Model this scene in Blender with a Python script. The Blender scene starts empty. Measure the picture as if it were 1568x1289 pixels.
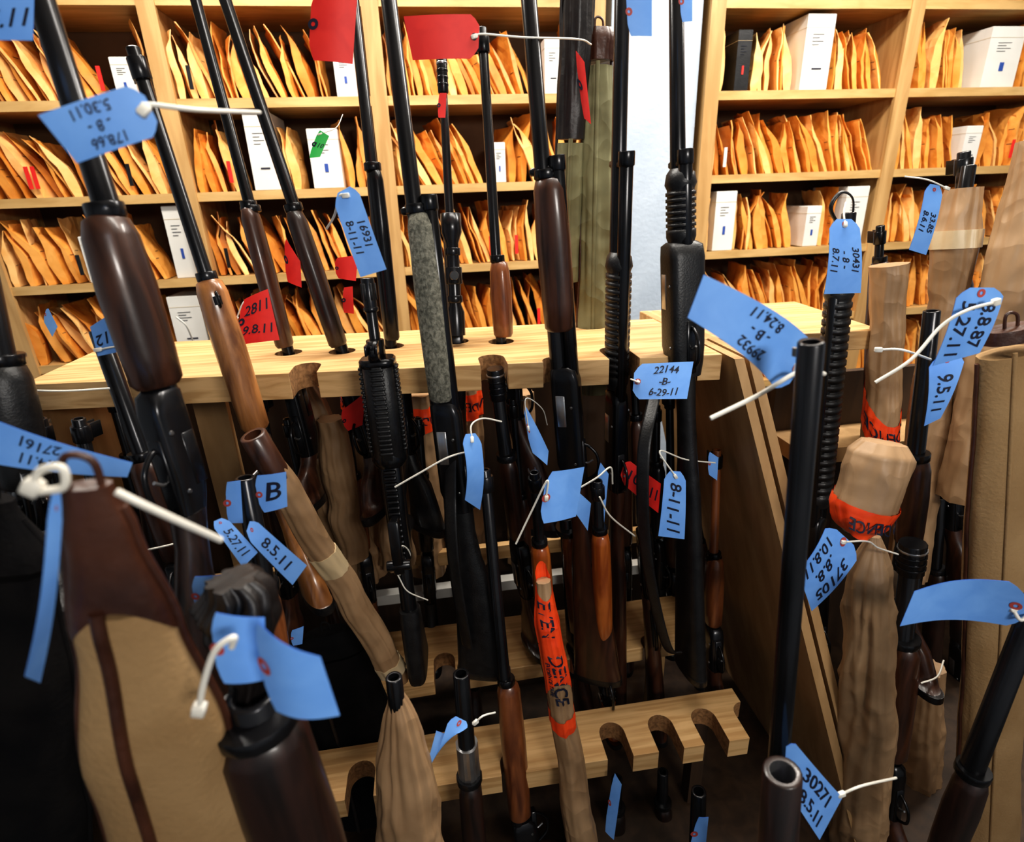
import bpy, bmesh, math, random
from mathutils import Vector, Matrix, noise
random.seed(7)
VS=bpy.context.scene.view_settings
try: VS.view_transform='Standard'
except Exception as e: print(e)
for lk in ('Medium High Contrast','None'):
    try: VS.look=lk; break
    except Exception as e: print(e)
# ------------------------------------------------------------------ camera
CZ=1.6
D=Vector((82,2216,871)).normalized()
Xc=Vector((6973,-600,871)).normalized()
Xc=(Xc-D*Xc.dot(D)).normalized()
Yc=Xc.cross(D)
right=Vector((Xc.x,Yc.x,-D.x)); up=-Vector((Xc.y,Yc.y,-D.y)); fwd=Vector((Xc.z,Yc.z,-D.z))
CAM=Vector((0,0,CZ))
cd=bpy.data.cameras.new('camera'); cam=bpy.data.objects.new('camera',cd)
bpy.context.scene.collection.objects.link(cam)
m=Matrix((( right.x,up.x,-fwd.x,0),(right.y,up.y,-fwd.y,0),(right.z,up.z,-fwd.z,CZ),(0,0,0,1)))
cam.matrix_world=m
cd.sensor_width=36; cd.lens=20; cd.clip_start=.02
cd.dof.use_dof=True; cd.dof.focus_distance=1.05; cd.dof.aperture_fstop=4.5
bpy.context.scene.camera=cam
# survey helper: bearing + distance into the room (Y) -> world point
def P(u,v,Y):
    d=right*((u-784)/871)-up*((v-644)/871)+fwd
    return CAM+d*(Y/d.y)
def projv(p):
    q=p-CAM; return 644-871*q.dot(up)/q.dot(fwd)
def S(M,B,v):
    lo,hi=-.2,1.4
    for _ in range(40):
        mid=(lo+hi)/2
        if projv(M.lerp(B,mid))<v: lo=mid
        else: hi=mid
    return lo*(B-M).length
# ------------------------------------------------------------------ materials
def mat(name,c1,c2=None,rough=.5,metal=0,scale=(8,8,8),nscale=1,detail=6,bump=0,bscale=30,contrast=(.35,.65),spec=.5,coat=0,crease=0):
    m=bpy.data.materials.new(name); m.use_nodes=True; nt=m.node_tree; N=nt.nodes; L=nt.links
    b=N['Principled BSDF']; b.inputs['Roughness'].default_value=rough; b.inputs['Metallic'].default_value=metal
    b.inputs['Specular IOR Level'].default_value=spec; b.inputs['Coat Weight'].default_value=coat; b.inputs['Coat Roughness'].default_value=.15
    tc=N.new('ShaderNodeTexCoord'); mp=N.new('ShaderNodeMapping'); mp.inputs['Scale'].default_value=scale
    L.new(tc.outputs['Object'],mp.inputs['Vector'])
    nz=N.new('ShaderNodeTexNoise'); nz.inputs['Scale'].default_value=nscale; nz.inputs['Detail'].default_value=detail
    nz.inputs['Distortion'].default_value=.6
    L.new(mp.outputs[0],nz.inputs['Vector'])
    cr=N.new('ShaderNodeValToRGB'); cr.color_ramp.elements[0].position=contrast[0]; cr.color_ramp.elements[1].position=contrast[1]
    cr.color_ramp.elements[0].color=(*c1,1); cr.color_ramp.elements[1].color=(*(c2 or c1),1)
    L.new(nz.outputs['Fac'],cr.inputs[0]); L.new(cr.outputs[0],b.inputs['Base Color'])
    if bump:
        n2=N.new('ShaderNodeTexNoise'); n2.inputs['Scale'].default_value=bscale; n2.inputs['Detail'].default_value=5 if not crease else 1.0
        L.new(tc.outputs['Object'],n2.inputs['Vector'])
        h=n2.outputs['Fac']
        bp=N.new('ShaderNodeBump'); bp.inputs['Strength'].default_value=bump; bp.inputs['Distance'].default_value=.004
        if crease:
            s=N.new('ShaderNodeMath'); s.operation='SUBTRACT'; s.inputs[1].default_value=.5; L.new(h,s.inputs[0])
            a=N.new('ShaderNodeMath'); a.operation='ABSOLUTE'; L.new(s.outputs[0],a.inputs[0])
            p=N.new('ShaderNodeMath'); p.operation='MULTIPLY'; p.inputs[1].default_value=-crease; L.new(a.outputs[0],p.inputs[0])
            h=p.outputs[0]; bp.inputs['Distance'].default_value=.012
        L.new(h,bp.inputs['Height']); L.new(bp.outputs[0],b.inputs['Normal'])
    return m
GM=mat('gun_steel',(.006,.006,.007),(.020,.020,.023),.24,.5,(20,20,5),spec=.8)
STEEL=mat('bare_steel',(.3,.3,.31),(.6,.6,.6),.28,.9,(30,30,8))
POLY=mat('black_polymer',(.006,.006,.007),(.014,.014,.015),.4,0,(40,40,40),bump=.15,bscale=300)
WAL=mat('walnut_dark',(.020,.007,.004),(.075,.026,.012),.38,0,(60,60,7),bump=.04,bscale=80,coat=.35)
WALR=mat('walnut_red',(.09,.025,.009),(.26,.085,.026),.33,0,(55,55,6),coat=.5)
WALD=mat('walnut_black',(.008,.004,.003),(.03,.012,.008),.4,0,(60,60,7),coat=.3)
ORG=mat('stock_orange',(.28,.06,.010),(.58,.17,.03),.28,0,(50,50,5),coat=.6)
BRN=mat('stock_brown',(.15,.055,.018),(.46,.20,.065),.33,0,(50,50,9),coat=.5)
PINE=mat('pine_wood',(.52,.30,.12),(.70,.45,.21),.5,0,(4,70,70),bump=.05,bscale=60,contrast=(.4,.6))
PLY=mat('plywood',(.38,.225,.095),(.50,.31,.145),.6,0,(25,25,3),bump=.04,bscale=50)
OAK=mat('shelf_oak',(.52,.31,.11),(.68,.44,.185),.5,0,(5,30,30))
OAKV=mat('upright_oak',(.44,.25,.09),(.60,.37,.155),.5,0,(30,30,3))
BACKP=mat('shelf_back',(.09,.042,.016),(.14,.07,.028),.7,0,(5,5,5))
DARKW=mat('dark_cabinet',(.03,.016,.008),(.06,.032,.016),.6,0,(25,25,3))
CORK=mat('cork_notch',(.42,.22,.09),(.20,.10,.04),.8,0,(120,120,120))
MAN=[mat('manila_a',(.76,.31,.05),(.94,.45,.11),.42,0,(14,14,14),bump=.35,bscale=12,crease=2),
     mat('manila_b',(.62,.21,.028),(.82,.35,.065),.42,0,(14,14,14),bump=.35,bscale=12,crease=2),
     mat('manila_c',(.88,.45,.13),(.98,.62,.25),.42,0,(14,14,14),bump=.35,bscale=12,crease=2)]
KRAFT=mat('kraft_paper',(.29,.175,.09),(.40,.255,.14),.48,0,(9,9,9),bump=.32,bscale=15,crease=2.5)
TAN=mat('tan_canvas',(.30,.185,.085),(.38,.245,.12),.85,0,(9,9,9),bump=.3,bscale=200,spec=.2)
OLV=mat('olive_canvas',(.15,.14,.07),(.22,.21,.11),.8,0,(12,12,12),bump=.6,bscale=16,crease=2)
LEA=mat('brown_leather',(.035,.011,.006),(.08,.028,.014),.36,0,(15,15,15),bump=.5,bscale=50)
BLK=mat('black_leather',(.008,.006,.006),(.022,.017,.015),.4,0,(15,15,15),bump=.3,bscale=60)
BLKC=mat('black_cloth',(.005,.005,.006),(.011,.010,.010),.9,0,(15,15,15),bump=.3,bscale=160,spec=.1)
BLUE=mat('tag_blue',(.17,.40,.90),(.21,.46,.96),.55,0,(30,30,30))
REDT=mat('tag_red',(.75,.02,.015),(.85,.03,.02),.55,0,(30,30,30))
EYE=mat('tag_eyelet',(.42,.06,.05),(.5,.08,.07),.6,0,(30,30,30))
TAPE=mat('evidence_tape',(.90,.07,.015),(1,.10,.02),.25,0,(30,30,30),bump=.3,bscale=18,crease=2)
INK=mat('ink',(.008,.01,.03),None,.6)
TIE=mat('zip_tie_nylon',(.75,.71,.62),(.85,.82,.74),.35)
WHT=mat('white_card',(.72,.70,.65),(.80,.78,.73),.5,0,(5,5,5))
BAND=mat('masking_tape',(.55,.42,.25),(.66,.53,.35),.35)
GREEN=mat('tag_green',(.05,.6,.12),None,.5)
LBL=mat('label_blue',(.03,.08,.35),None,.5)
WALL=mat('wall_paint',(.42,.49,.58),(.48,.55,.64),.7,0,(6,6,6),bump=.5,bscale=60)
FLR=mat('floor_concrete',(.03,.026,.022),(.05,.045,.04),.7,0,(3,3,3))
CEI=mat('ceiling_tile',(.6,.58,.54),(.66,.64,.6),.9,0,(9,9,9))
CAMO=mat('fleece_sleeve',(.09,.088,.068),(.25,.24,.19),.9,0,(190,190,120),contrast=(.38,.64),bump=.5,bscale=200)
def emis(name,c,s):
    m=bpy.data.materials.new(name); m.use_nodes=True; b=m.node_tree.nodes['Principled BSDF']
    b.inputs['Emission Color'].default_value=(*c,1); b.inputs['Emission Strength'].default_value=s; return m
# ------------------------------------------------------------------ mesh builder
class MB:
    def __init__(s): s.v=[];s.f=[];s.m=[];s.sm=[];s.ml=[]
    def mi(s,m):
        if m not in s.ml: s.ml.append(m)
        return s.ml.index(m)
    def add(s,vs,fs,m,smooth=True):
        o=len(s.v); s.v+= [tuple(x) for x in vs]; k=s.mi(m)
        for f in fs: s.f.append(tuple(i+o for i in f)); s.m.append(k); s.sm.append(smooth)
    def build(s,name):
        me=bpy.data.meshes.new(name); me.from_pydata(s.v,[],s.f)
        for m in s.ml: me.materials.append(m)
        me.polygons.foreach_set('material_index',s.m); me.polygons.foreach_set('use_smooth',s.sm)
        me.update()
        o=bpy.data.objects.new(name,me); bpy.context.scene.collection.objects.link(o)
        return o
    def rings(s,rings,m,cap=(True,True),smooth=True,capm=None):
        n=len(rings[0]); vs=[p for r in rings for p in r]; fs=[]
        for i in range(len(rings)-1):
            for j in range(n):
                a=i*n+j;b=i*n+(j+1)%n
                fs.append((a,b,b+n,a+n))
        s.add(vs,fs,m,smooth)
        if cap[0]: s.add(rings[0],[tuple(range(n))[::-1]],capm or m,False)
        if cap[1]: s.add(rings[-1],[tuple(range(n))],m,False)
    def loft(s,F,secs,m,n=18,cap=(True,True),smooth=True,capm=None,disp=None):
        O,a,b,w=F; R=[]
        for sc in secs:
            t,ox,oy,rx,ry=sc[:5]; p=sc[5] if len(sc)>5 else 2
            r=[]
            for j in range(n):
                an=2*math.pi*(j+.5)/n; c=math.cos(an); q=math.sin(an)
                x=math.copysign(abs(c)**(2/p),c)*rx; y=math.copysign(abs(q)**(2/p),q)*ry
                if disp:
                    k=disp(t,an); x*=k;y*=k
                r.append(O+w*t+a*(ox+x)+b*(oy+y))
            R.append(r)
        s.rings(R,m,cap,smooth,capm)
    def cyl(s,F,t0,t1,r0,r1,m,ox=0,oy=0,n=16):
        e=min(.0015,abs(t1-t0)*.2)
        s.loft(F,[(t0,ox,oy,r0-e*.6,r0-e*.6),(t0+e,ox,oy,r0,r0),(t1-e,ox,oy,r1,r1),(t1,ox,oy,r1-e*.6,r1-e*.6)],m,n)
    def rbox(s,F,t0,t1,ox,oy,rx,ry,m,p=6,n=20):
        e=min(.003,abs(t1-t0)*.25,rx*.4,ry*.4)
        s.loft(F,[(t0,ox,oy,rx-e,ry-e,p),(t0+e,ox,oy,rx,ry,p),(t1-e,ox,oy,rx,ry,p),(t1,ox,oy,rx-e,ry-e,p)],m,n)
    def tube(s,pts,r,m,n=8,flat=1):
        pts=[Vector(p) for p in pts]; R=[]; up0=None
        for i,p in enumerate(pts):
            t=(pts[min(i+1,len(pts)-1)]-pts[max(i-1,0)])
            if t.length<1e-7: t=Vector((0,0,1))
            t.normalize()
            if up0 is None: up0=t.orthogonal().normalized()
            up0=(up0-t*up0.dot(t)).normalized(); sd=t.cross(up0)
            R.append([p+up0*math.cos(2*math.pi*j/n)*r*flat+sd*math.sin(2*math.pi*j/n)*r for j in range(n)])
        s.rings(R,m)
    def box(s,x0,x1,y0,y1,z0,z1,m):
        vs=[(x,y,z) for x in(x0,x1) for y in(y0,y1) for z in(z0,z1)]
        s.add(vs,[(0,1,3,2),(4,6,7,5),(0,4,5,1),(2,3,7,6),(0,2,6,4),(1,5,7,3)],m,False)
def smoothpath(pts,k=8):
    pts=[Vector(p) for p in pts]; out=[]
    if len(pts)<3: return pts
    q=[pts[0]*2-pts[1]]+pts+[pts[-1]*2-pts[-2]]
    for i in range(1,len(q)-2):
        for j in range(k):
            t=j/k; a,b,c,d=q[i-1:i+3]
            out.append(.5*((2*b)+(c-a)*t+(2*a-5*b+4*c-d)*t*t+(3*b-a-3*c+d)*t**3))
    out.append(pts[-1]); return out
def frame(M,B,th):
    w=(B-M).normalized(); b0=Vector((0,-1,0)); b0=(b0-w*b0.dot(w)).normalized()
    a0=Vector((1,0,0)); a0=(a0-w*a0.dot(w)-b0*a0.dot(b0)).normalized()
    th=math.radians(th); b=b0*math.cos(th)+a0*math.sin(th); a=w.cross(b)
    return (M,a,b,w)
AXES=[]   # gun axes, for cutting the rack notches
# ------------------------------------------------------------------ text glyph meshes
TC={}
def glyphs(txt):
    if txt in TC: return TC[txt]
    c=bpy.data.curves.new('t','FONT'); c.body=txt; c.size=1; c.offset=.012; c.resolution_u=3; c.shear=.2
    o=bpy.data.objects.new('t',c); bpy.context.scene.collection.objects.link(o)
    dg=bpy.context.evaluated_depsgraph_get(); me=bpy.data.meshes.new_from_object(o.evaluated_get(dg))
    vs=[(v.co.x+.04*math.sin(v.co.y*5),v.co.y+.06*math.sin(v.co.x*2.3+len(txt))) for v in me.vertices]; fs=[tuple(p.vertices) for p in me.polygons]
    bpy.data.objects.remove(o); bpy.data.meshes.remove(me); bpy.data.curves.remove(c)
    TC[txt]=(vs,fs); return TC[txt]
# ------------------------------------------------------------------ guns
def muzzle(mb,F,r,L1,r1,m,n=18,inner=None):
    mb.loft(F,[(.03,0,0,r*.62,r*.62),(.0005,0,0,r*.66,r*.66)],inner or m,n,capm=INK,cap=(True,False))
    mb.loft(F,[(.0005,0,0,r*.66,r*.66),(0,0,0,r*.9,r*.9),(.0015,0,0,r,r),(L1,0,0,r1,r1)],m,n,cap=(False,True))
def long_gun(name,M,B,th=60,br=.0095,fe=None,fer=(.021,.024),fem=WAL,rib=0,rec=None,rr=(.016,.025),recm=GM,stm=WAL,mag=None,sight='bead',bolt=False,lever=False,scope=None,swivel=False,cut=True,rings=None,drop=1,bm=None,inner=None):
    M=P(*M);B=P(*B);L=(B-M).length; F=frame(M,B,th); mb=MB(); bm=bm or GM
    if cut: AXES.append((M,B))
    f0,f1=(S(M,B,fe[0]),S(M,B,fe[1])) if fe else (L*.38,L*.55)
    r0,r1=(S(M,B,rec[0]),S(M,B,rec[1])) if rec else (f1+.01,min(f1+.2,L*.78))
    muzzle(mb,F,br,r0+.01,br*1.3,bm,inner=inner)
    if sight=='bead': mb.loft(F,[(.008,0,-br-.002,.0018,.003),(.016,0,-br-.002,.0018,.003)],STEEL,8)
    if sight=='post':
        mb.cyl(F,.012,.04,br*1.4,br*1.4,GM)
        mb.rbox(F,.014,.036,0,-br-.008,.003,.009,GM)
        mb.rbox(F,.012,.038,-.006,-br-.01,.0015,.011,GM); mb.rbox(F,.012,.038,.006,-br-.01,.0015,.011,GM)
    if sight=='brake':
        mb.cyl(F,-.002,.06,br*1.35,br*1.35,GM)
        for i in range(4): mb.cyl(F,.008+i*.012,.012+i*.012,br*1.45,br*1.45,STEEL if i==0 else GM)
    if mag: 
        s0=S(M,B,mag); mb.cyl(F,s0,r0+.01,.0115,.0115,GM,oy=br+.014); mb.cyl(F,s0-.004,s0+.018,.0135,.0135,GM,oy=br+.014)
        mb.rbox(F,s0+.01,s0+.022,0,br*.7,.009,br+.018,GM)
    if rings:
        for v in rings:
            s0=S(M,B,v); mb.cyl(F,s0,s0+.012,br*1.6+.004,br*1.6+.004,GM)
    fy=br*.8 if mag else .006
    fx,fyr=fer
    if rib:
        secs=[(f0-.012,0,fy*.5,fx*.6,fyr*.6),(f0-.004,0,fy,fx*.93,fyr*.93),(f0+.012,0,fy,fx*1.05,fyr*1.05)]
        n=rib; 
        for i in range(n):
            a=f0+.02+(f1-f0-.04)*i/n; d=(f1-f0-.04)/n
            secs+=[(a,0,fy,fx*.9,fyr*.9),(a+d*.35,0,fy,fx*.9,fyr*.9),(a+d*.4,0,fy,fx,fyr),(a+d*.95,0,fy,fx,fyr)]
        secs+=[(f1-.014,0,fy,fx,fyr),(f1,0,fy,fx*.8,fyr*.8)]
        mb.loft(F,secs,fem,24)
    else:
        secs=[(f0,0,fy,fx*.55,fyr*.6),(f0+.004,0,fy,fx*.82,fyr*.82),(f0+.02,0,fy,fx*.97,fyr*.97,2.3),(f0+(f1-f0)*.4,0,fy,fx*1.04,fyr*1.06,2.4),(f0+(f1-f0)*.8,0,fy,fx,fyr*1.02,2.4),(f1-.006,0,fy,fx*.96,fyr*.97,2.4),(f1,0,fy,fx*.8,fyr*.85)]
        mb.loft(F,secs,fem,24)
        mb.cyl(F,f0-.012,f0+.002,br*1.7,br*1.7,GM,oy=fy*.5)
    if swivel:
        s0=f0+.03; mb.tube([F[0]+F[3]*(s0+.012*math.cos(k))+F[2]*(fy+fyr+.006+.008*math.sin(k)) for k in [i*math.pi/6 for i in range(13)]],.0015,GM,6)
        mb.loft(F,[(s0-.005,0,fy+fyr,.006,.003),(s0+.008,0,fy+fyr,.006,.003)],GM,10)
    ry=rr[1]
    mb.loft(F,[(r0-.006,0,.008,rr[0]*.75,ry*.7,3),(r0,0,.01,rr[0],ry*.92,4),(r0+.02,0,.012,rr[0],ry,5),(r1-.04,0,.012,rr[0],ry,5),(r1-.012,0,.016,rr[0]*.95,ry*.85,4),(r1+.012,0,.02,rr[0]*.85,ry*.68,3)],recm,24)
    for sg in(1,-1):
        mb.rbox(F,r0+.045,r0+.105 if r1-r0>.12 else r0+.07,sg*(rr[0]-.0012),.004,.002,.009,STEEL if sg==1 else GM,4,14)
        for q in(.3,.8): mb.cyl((F[0]+F[3]*(r0+(r1-r0)*q)+F[2]*.024,F[2],F[3],F[1]),-rr[0]-.0012,rr[0]+.0012,.003,.003,STEEL,n=10)
    tg=r1-.045; O=F[0]; pts=[]
    for t,y in((tg-.035,ry+.008),(tg-.03,ry+.022),(tg-.012,ry+.036),(tg+.018,ry+.036),(tg+.034,ry+.022),(tg+.045,ry+.004)): pts.append(O+F[3]*t+F[2]*y)
    mb.tube(smoothpath(pts,5),.003,GM,8)
    mb.tube(smoothpath([O+F[3]*(tg)+F[2]*(ry+.006),O+F[3]*(tg+.004)+F[2]*(ry+.016),O+F[3]*(tg-.003)+F[2]*(ry+.027)],4),.0022,STEEL,6)
    mb.rbox(F,tg-.045,tg+.05,0,ry+.008,.009,.006,GM)
    if lever:
        pts=[(tg-.02,ry+.01),(tg-.01,ry+.04),(tg+.03,ry+.045),(tg+.05,ry+.035),(tg+.075,ry+.065),(tg+.14,ry+.06),(tg+.15,ry+.035),(tg+.07,ry+.02)]
        mb.tube(smoothpath([O+F[3]*t+F[2]*y for t,y in pts],5),.0042,GM,8)
    if bolt:
        s0=r1-.06; mb.tube([O+F[3]*s0+F[1]*.01,O+F[3]*(s0+.01)+F[1]*.035+F[2]*.01,O+F[3]*(s0+.022)+F[1]*.052+F[2]*.02],.0042,STEEL,8)
        c=O+F[3]*(s0+.024)+F[1]*.056+F[2]*.022; mb.loft((c,F[2],F[3],F[1]),[(-.009,0,0,.003,.003),(-.006,0,0,.0075,.0075),(0,0,0,.0095,.0095),(.006,0,0,.0075,.0075),(.009,0,0,.003,.003)],GM,12)
    if scope:
        a=S(M,B,scope[0]);b_=S(M,B,scope[1]); y=-.042
        mb.loft(F,[(a,0,y,.017,.017),(a+.001,0,y,.02,.02),(a+.035,0,y,.02,.02),(a+.055,0,y,.0125,.0125),(b_-.06,0,y,.0125,.0125),(b_-.045,0,y,.018,.018),(b_,0,y,.018,.018)],GM,20)
        mid=(a+b_)/2; mb.cyl(F,mid-.016,mid+.016,.017,.017,GM,oy=y); mb.cyl((F[0]+F[3]*mid+F[2]*y,F[1],F[3],-F[2]),0,.03,.009,.009,GM)
        for q in(mid-.045,mid+.045): mb.cyl(F,q-.007,q+.007,.0155,.0155,GM,oy=y); mb.rbox(F,q-.007,q+.007,0,y*.55,.006,.014,GM)
    ls=L-r1; w0=.016; d=drop
    secs=[(r1,0,.02,w0,.02,2.4),(r1+ls*.12,0,.02+.008*d,w0*.95,.019,2.2),(r1+ls*.26,0,.02+.02*d,w0,.024,2.2),(r1+ls*.36,0,.02+.028*d,w0*1.1,.032,2.4),(r1+ls*.6,0,.02+.036*d,w0*1.2,.04,2.4),(r1+ls*.9,0,.02+.044*d,w0*1.25,.05,2.5),(L-.018,0,.02+.046*d,w0*1.25,.053,2.5)]
    mb.loft(F,secs,stm,26); y=.02+.046*d
    mb.loft(F,[(L-.018,0,y,w0*1.27,.054,2.6),(L-.003,0,y,w0*1.27,.054,2.6),(L,0,y,w0*1.1,.05,2.6)],POLY,26)
    return mb.build(name)
def carbine(name,M,B,th):
    M=P(*M);B=P(*B);F=frame(M,B,th);mb=MB();L=(B-M).length;AXES.append((M,B)); O,a,b,w=F
    muzzle(mb,F,.0105,.045,.0105,GM)
    for i in range(6):
        an=i*math.pi/3; o=a*math.cos(an)*.0098+b*math.sin(an)*.0098
        mb.rbox((O+o,a,b,w),.008,.034,0,0,.0022,.0022,POLY)
    mb.cyl(F,.04,.30,.0085,.0085,GM); mb.cyl(F,.045,.052,.012,.012,GM)
    g0=S(M,B,552);g1=S(M,B,700)
    s=g0-.035
    mb.cyl(F,s,s+.03,.0145,.0145,GM); mb.loft(F,[(s-.002,0,-.02,.009,.012,5),(s+.014,0,-.034,.007,.018,5),(s+.03,0,-.022,.009,.012,5)],GM,14)
    for sg in(-1,1): mb.rbox(F,s,s+.016,sg*.008,-.05,.002,.012,GM)
    mb.cyl(F,s+.002,s+.008,.002,.002,GM,oy=-.055); mb.rbox(F,s-.01,s+.01,0,.02,.006,.01,GM)
    mb.rbox(F,g0-.006,g0+.008,0,0,.029,.03,GM,3.5,28)
    mb.rbox(F,g0,g1,0,0,.0255,.0265,POLY,3.2,28)
    for k in range(4):
        an=k*math.pi/2; ra=a*math.cos(an)+b*math.sin(an); rb=w.cross(ra)
        mb.rbox((O,rb,ra,w),g0+.004,g1-.004,0,.027,.0085,.0025,POLY,8,12)
        nn=19
        for i in range(nn):
            t=g0+.008+(g1-g0-.02)*i/nn; mb.rbox((O,rb,ra,w),t,t+(g1-g0-.02)/nn*.58,0,.0285,.0108,.0035,POLY,8,12)
    mb.loft(F,[(g1-.012,0,0,.028,.028),(g1,0,0,.031,.031),(g1+.012,0,0,.025,.025)],GM,28)
    r1=g1+.19
    mb.loft(F,[(g1+.008,0,0,.016,.02,4),(g1+.02,0,.0,.018,.024,5),(r1,0,0,.018,.024,5),(r1+.006,0,0,.015,.02,4)],GM,22)
    mb.loft(F,[(g1+.04,0,.034,.012,.018,5),(g1+.05,0,.034,.0135,.02,5),(r1-.02,0,.034,.0135,.018,5),(r1,0,.024,.012,.012,4)],GM,22)
    for i in range(16): mb.rbox(F,g1+.014+i*.011,g1+.02+i*.011,0,-.026,.0105,.005,GM,8,12)
    mb.rbox(F,g1+.09,r1,0,-.062,.009,.006,GM)
    for t in(g1+.095,r1-.02): mb.rbox(F,t,t+.018,0,-.043,.008,.02,GM)
    mb.cyl((O+w*(r1-.015)-b*.06,b,w,a),-.02,.02,.009,.009,GM)
    secs=[]
    for i in range(8):
        q=i/7; secs.append((g1+.085-q*q*.03,0,.05+q*.14,.0115,.03))
    R=[]
    for t,ox,oy,rx,ry in secs:
        R.append([O+w*(t+math.copysign(abs(math.cos(x))**.4,math.cos(x))*ry)+a*(math.copysign(abs(math.sin(x))**.4,math.sin(x))*rx)+b*oy for x in [2*math.pi*(j+.5)/16 for j in range(16)]])
    mb.rings(R,GM)
    R=[]
    for i in range(6):
        q=i/5; R.append([O+w*(r1-.03+q*.035+math.cos(x)*.02)+a*math.sin(x)*.014+b*(.045+q*.09) for x in [2*math.pi*j/16 for j in range(16)]])
    mb.rings(R,POLY)
    pts=[(r1-.095,.05),(r1-.09,.068),(r1-.06,.072),(r1-.04,.056)]
    mb.tube(smoothpath([O+w*t+b*y for t,y in pts],5),.0025,GM,6)
    mb.cyl(F,r1,L-.04,.0145,.0145,GM)
    s0=L-.16
    mb.loft(F,[(s0,0,0,.018,.02,3),(s0+.01,0,.004,.02,.026,3),(s0+.09,0,.02,.02,.045,3.5),(L-.012,0,.035,.02,.062,3.5),(L,0,.035,.018,.06,3.5)],POLY,24)
    mb.rbox(F,s0+.03,s0+.06,0,.05,.008,.006,POLY)
    return mb.build(name)
# ------------------------------------------------------------------ wrapped things
def crumple(seed,amp,sc=1):
    def f(t,an):
        c,s_=math.cos(an),math.sin(an)
        p=Vector((c*.8*sc,s_*.8*sc,t*8*sc+seed*3.7))
        q=.45-abs(noise.noise(p))*2.0; r=.3-abs(noise.noise(p*2.1+Vector((9,1,4))))*1.6
        g=.4-abs(noise.noise(Vector((c*2.2,s_*2.2,t*2.4+seed*2.1))))*2.0
        h=noise.noise(p*.5+Vector((2,7,1)))
        return 1+amp*(q*.7+r*.42+g*1.0+h*.9)
    return f
def wrapped(name,M,B,prof,seed,amp=.18,tapes=(),bands=(),barrel=None,flat=1,m=KRAFT,th=0,cut=True,text=True,vtext=()):
    M=P(*M);B=P(*B);L=(B-M).length;F=frame(M,B,th);mb=MB()
    if cut: AXES.append((M,B))
    def rad(q):
        for (a,ra),(b,rb) in zip(prof,prof[1:]):
            if q<=b: return ra+(rb-ra)*max(0,(q-a))/(b-a)
        return prof[-1][1]
    dsp=crumple(seed,amp); n=max(30,int(L/.0045)); secs=[]
    def wb(q): return noise.noise(Vector((q*5,seed,0)))*.008
    for i in range(n+1):
        q=i/n; w_=wb(q); secs.append((q*L,w_,w_*.5,rad(q),rad(q)*flat))
    mb.loft(F,secs,m,64,disp=dsp,smooth=True)
    for (a0,a1,sl) in tapes:
        n3=60; nj=10; vs=[];fs=[]
        for i in range(n3+1):
            an=2*math.pi*i/n3
            for j in range(nj+1):
                t=(a0+(a1-a0)*j/nj)*L+sl*math.sin(an); q=t/L; k=dsp(t,an)+.05; r=rad(q); w_=wb(q)
                vs.append(F[0]+F[3]*t+F[1]*(w_+math.cos(an)*r*k)+F[2]*(w_*.5+math.sin(an)*r*flat*k))
        for i in range(n3):
            for j in range(nj):
                o=i*(nj+1)+j; fs.append((o,o+1,o+nj+2,o+nj+1))
        mb.add(vs,fs,TAPE,True)
        if text and not vtext:
            t=(a0+a1)/2*L; vs,fs2=glyphs('EVIDENCE'); h=min((a1-a0)*L*.5,.034); out=[]; r=rad((a0+a1)/2)
            for x,y in vs:
                an=math.pi/2-(x-2.4)*h/r*.75; tt=t+(-y+.35)*h+sl*math.sin(an)*.9; k=dsp(tt,an)+.10; w_=wb(tt/L)
                out.append(F[0]+F[3]*tt+F[1]*(w_+math.cos(an)*r*k)+F[2]*(w_*.5+math.sin(an)*r*flat*k))
            mb.add(out,fs2,INK,False)
    for (q0,ang,h,tx) in vtext:
        vs,fs2=glyphs(tx); out=[]
        for x,y in vs:
            tt=q0*L+x*h; r=rad(tt/L); an=math.radians(ang)+(y-.35)*h/r; k=dsp(tt,an)+.10; w_=wb(tt/L)
            out.append(F[0]+F[3]*tt+F[1]*(w_+math.cos(an)*r*k)+F[2]*(w_*.5+math.sin(an)*r*flat*k))
        mb.add(out,fs2,INK,False)
    for (a0,a1) in bands:
        mb.loft(F,[(L*(a0+(a1-a0)*j/6),wb(a0+(a1-a0)*j/6),wb(a0+(a1-a0)*j/6)*.5,rad(a0)*1.04,rad(a0)*1.04*flat) for j in range(7)],BAND,64,disp=lambda t,an:dsp(t,an)+.02,smooth=True)
    if barrel:
        r,ln,mt=barrel; G=(F[0]-F[3]*ln,F[1],F[2],F[3]); muzzle(mb,G,r,ln+.05,r*1.05,mt); mb.rbox(G,.01,.03,0,-r-.004,.002,.006,mt)
    return mb.build(name)
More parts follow.
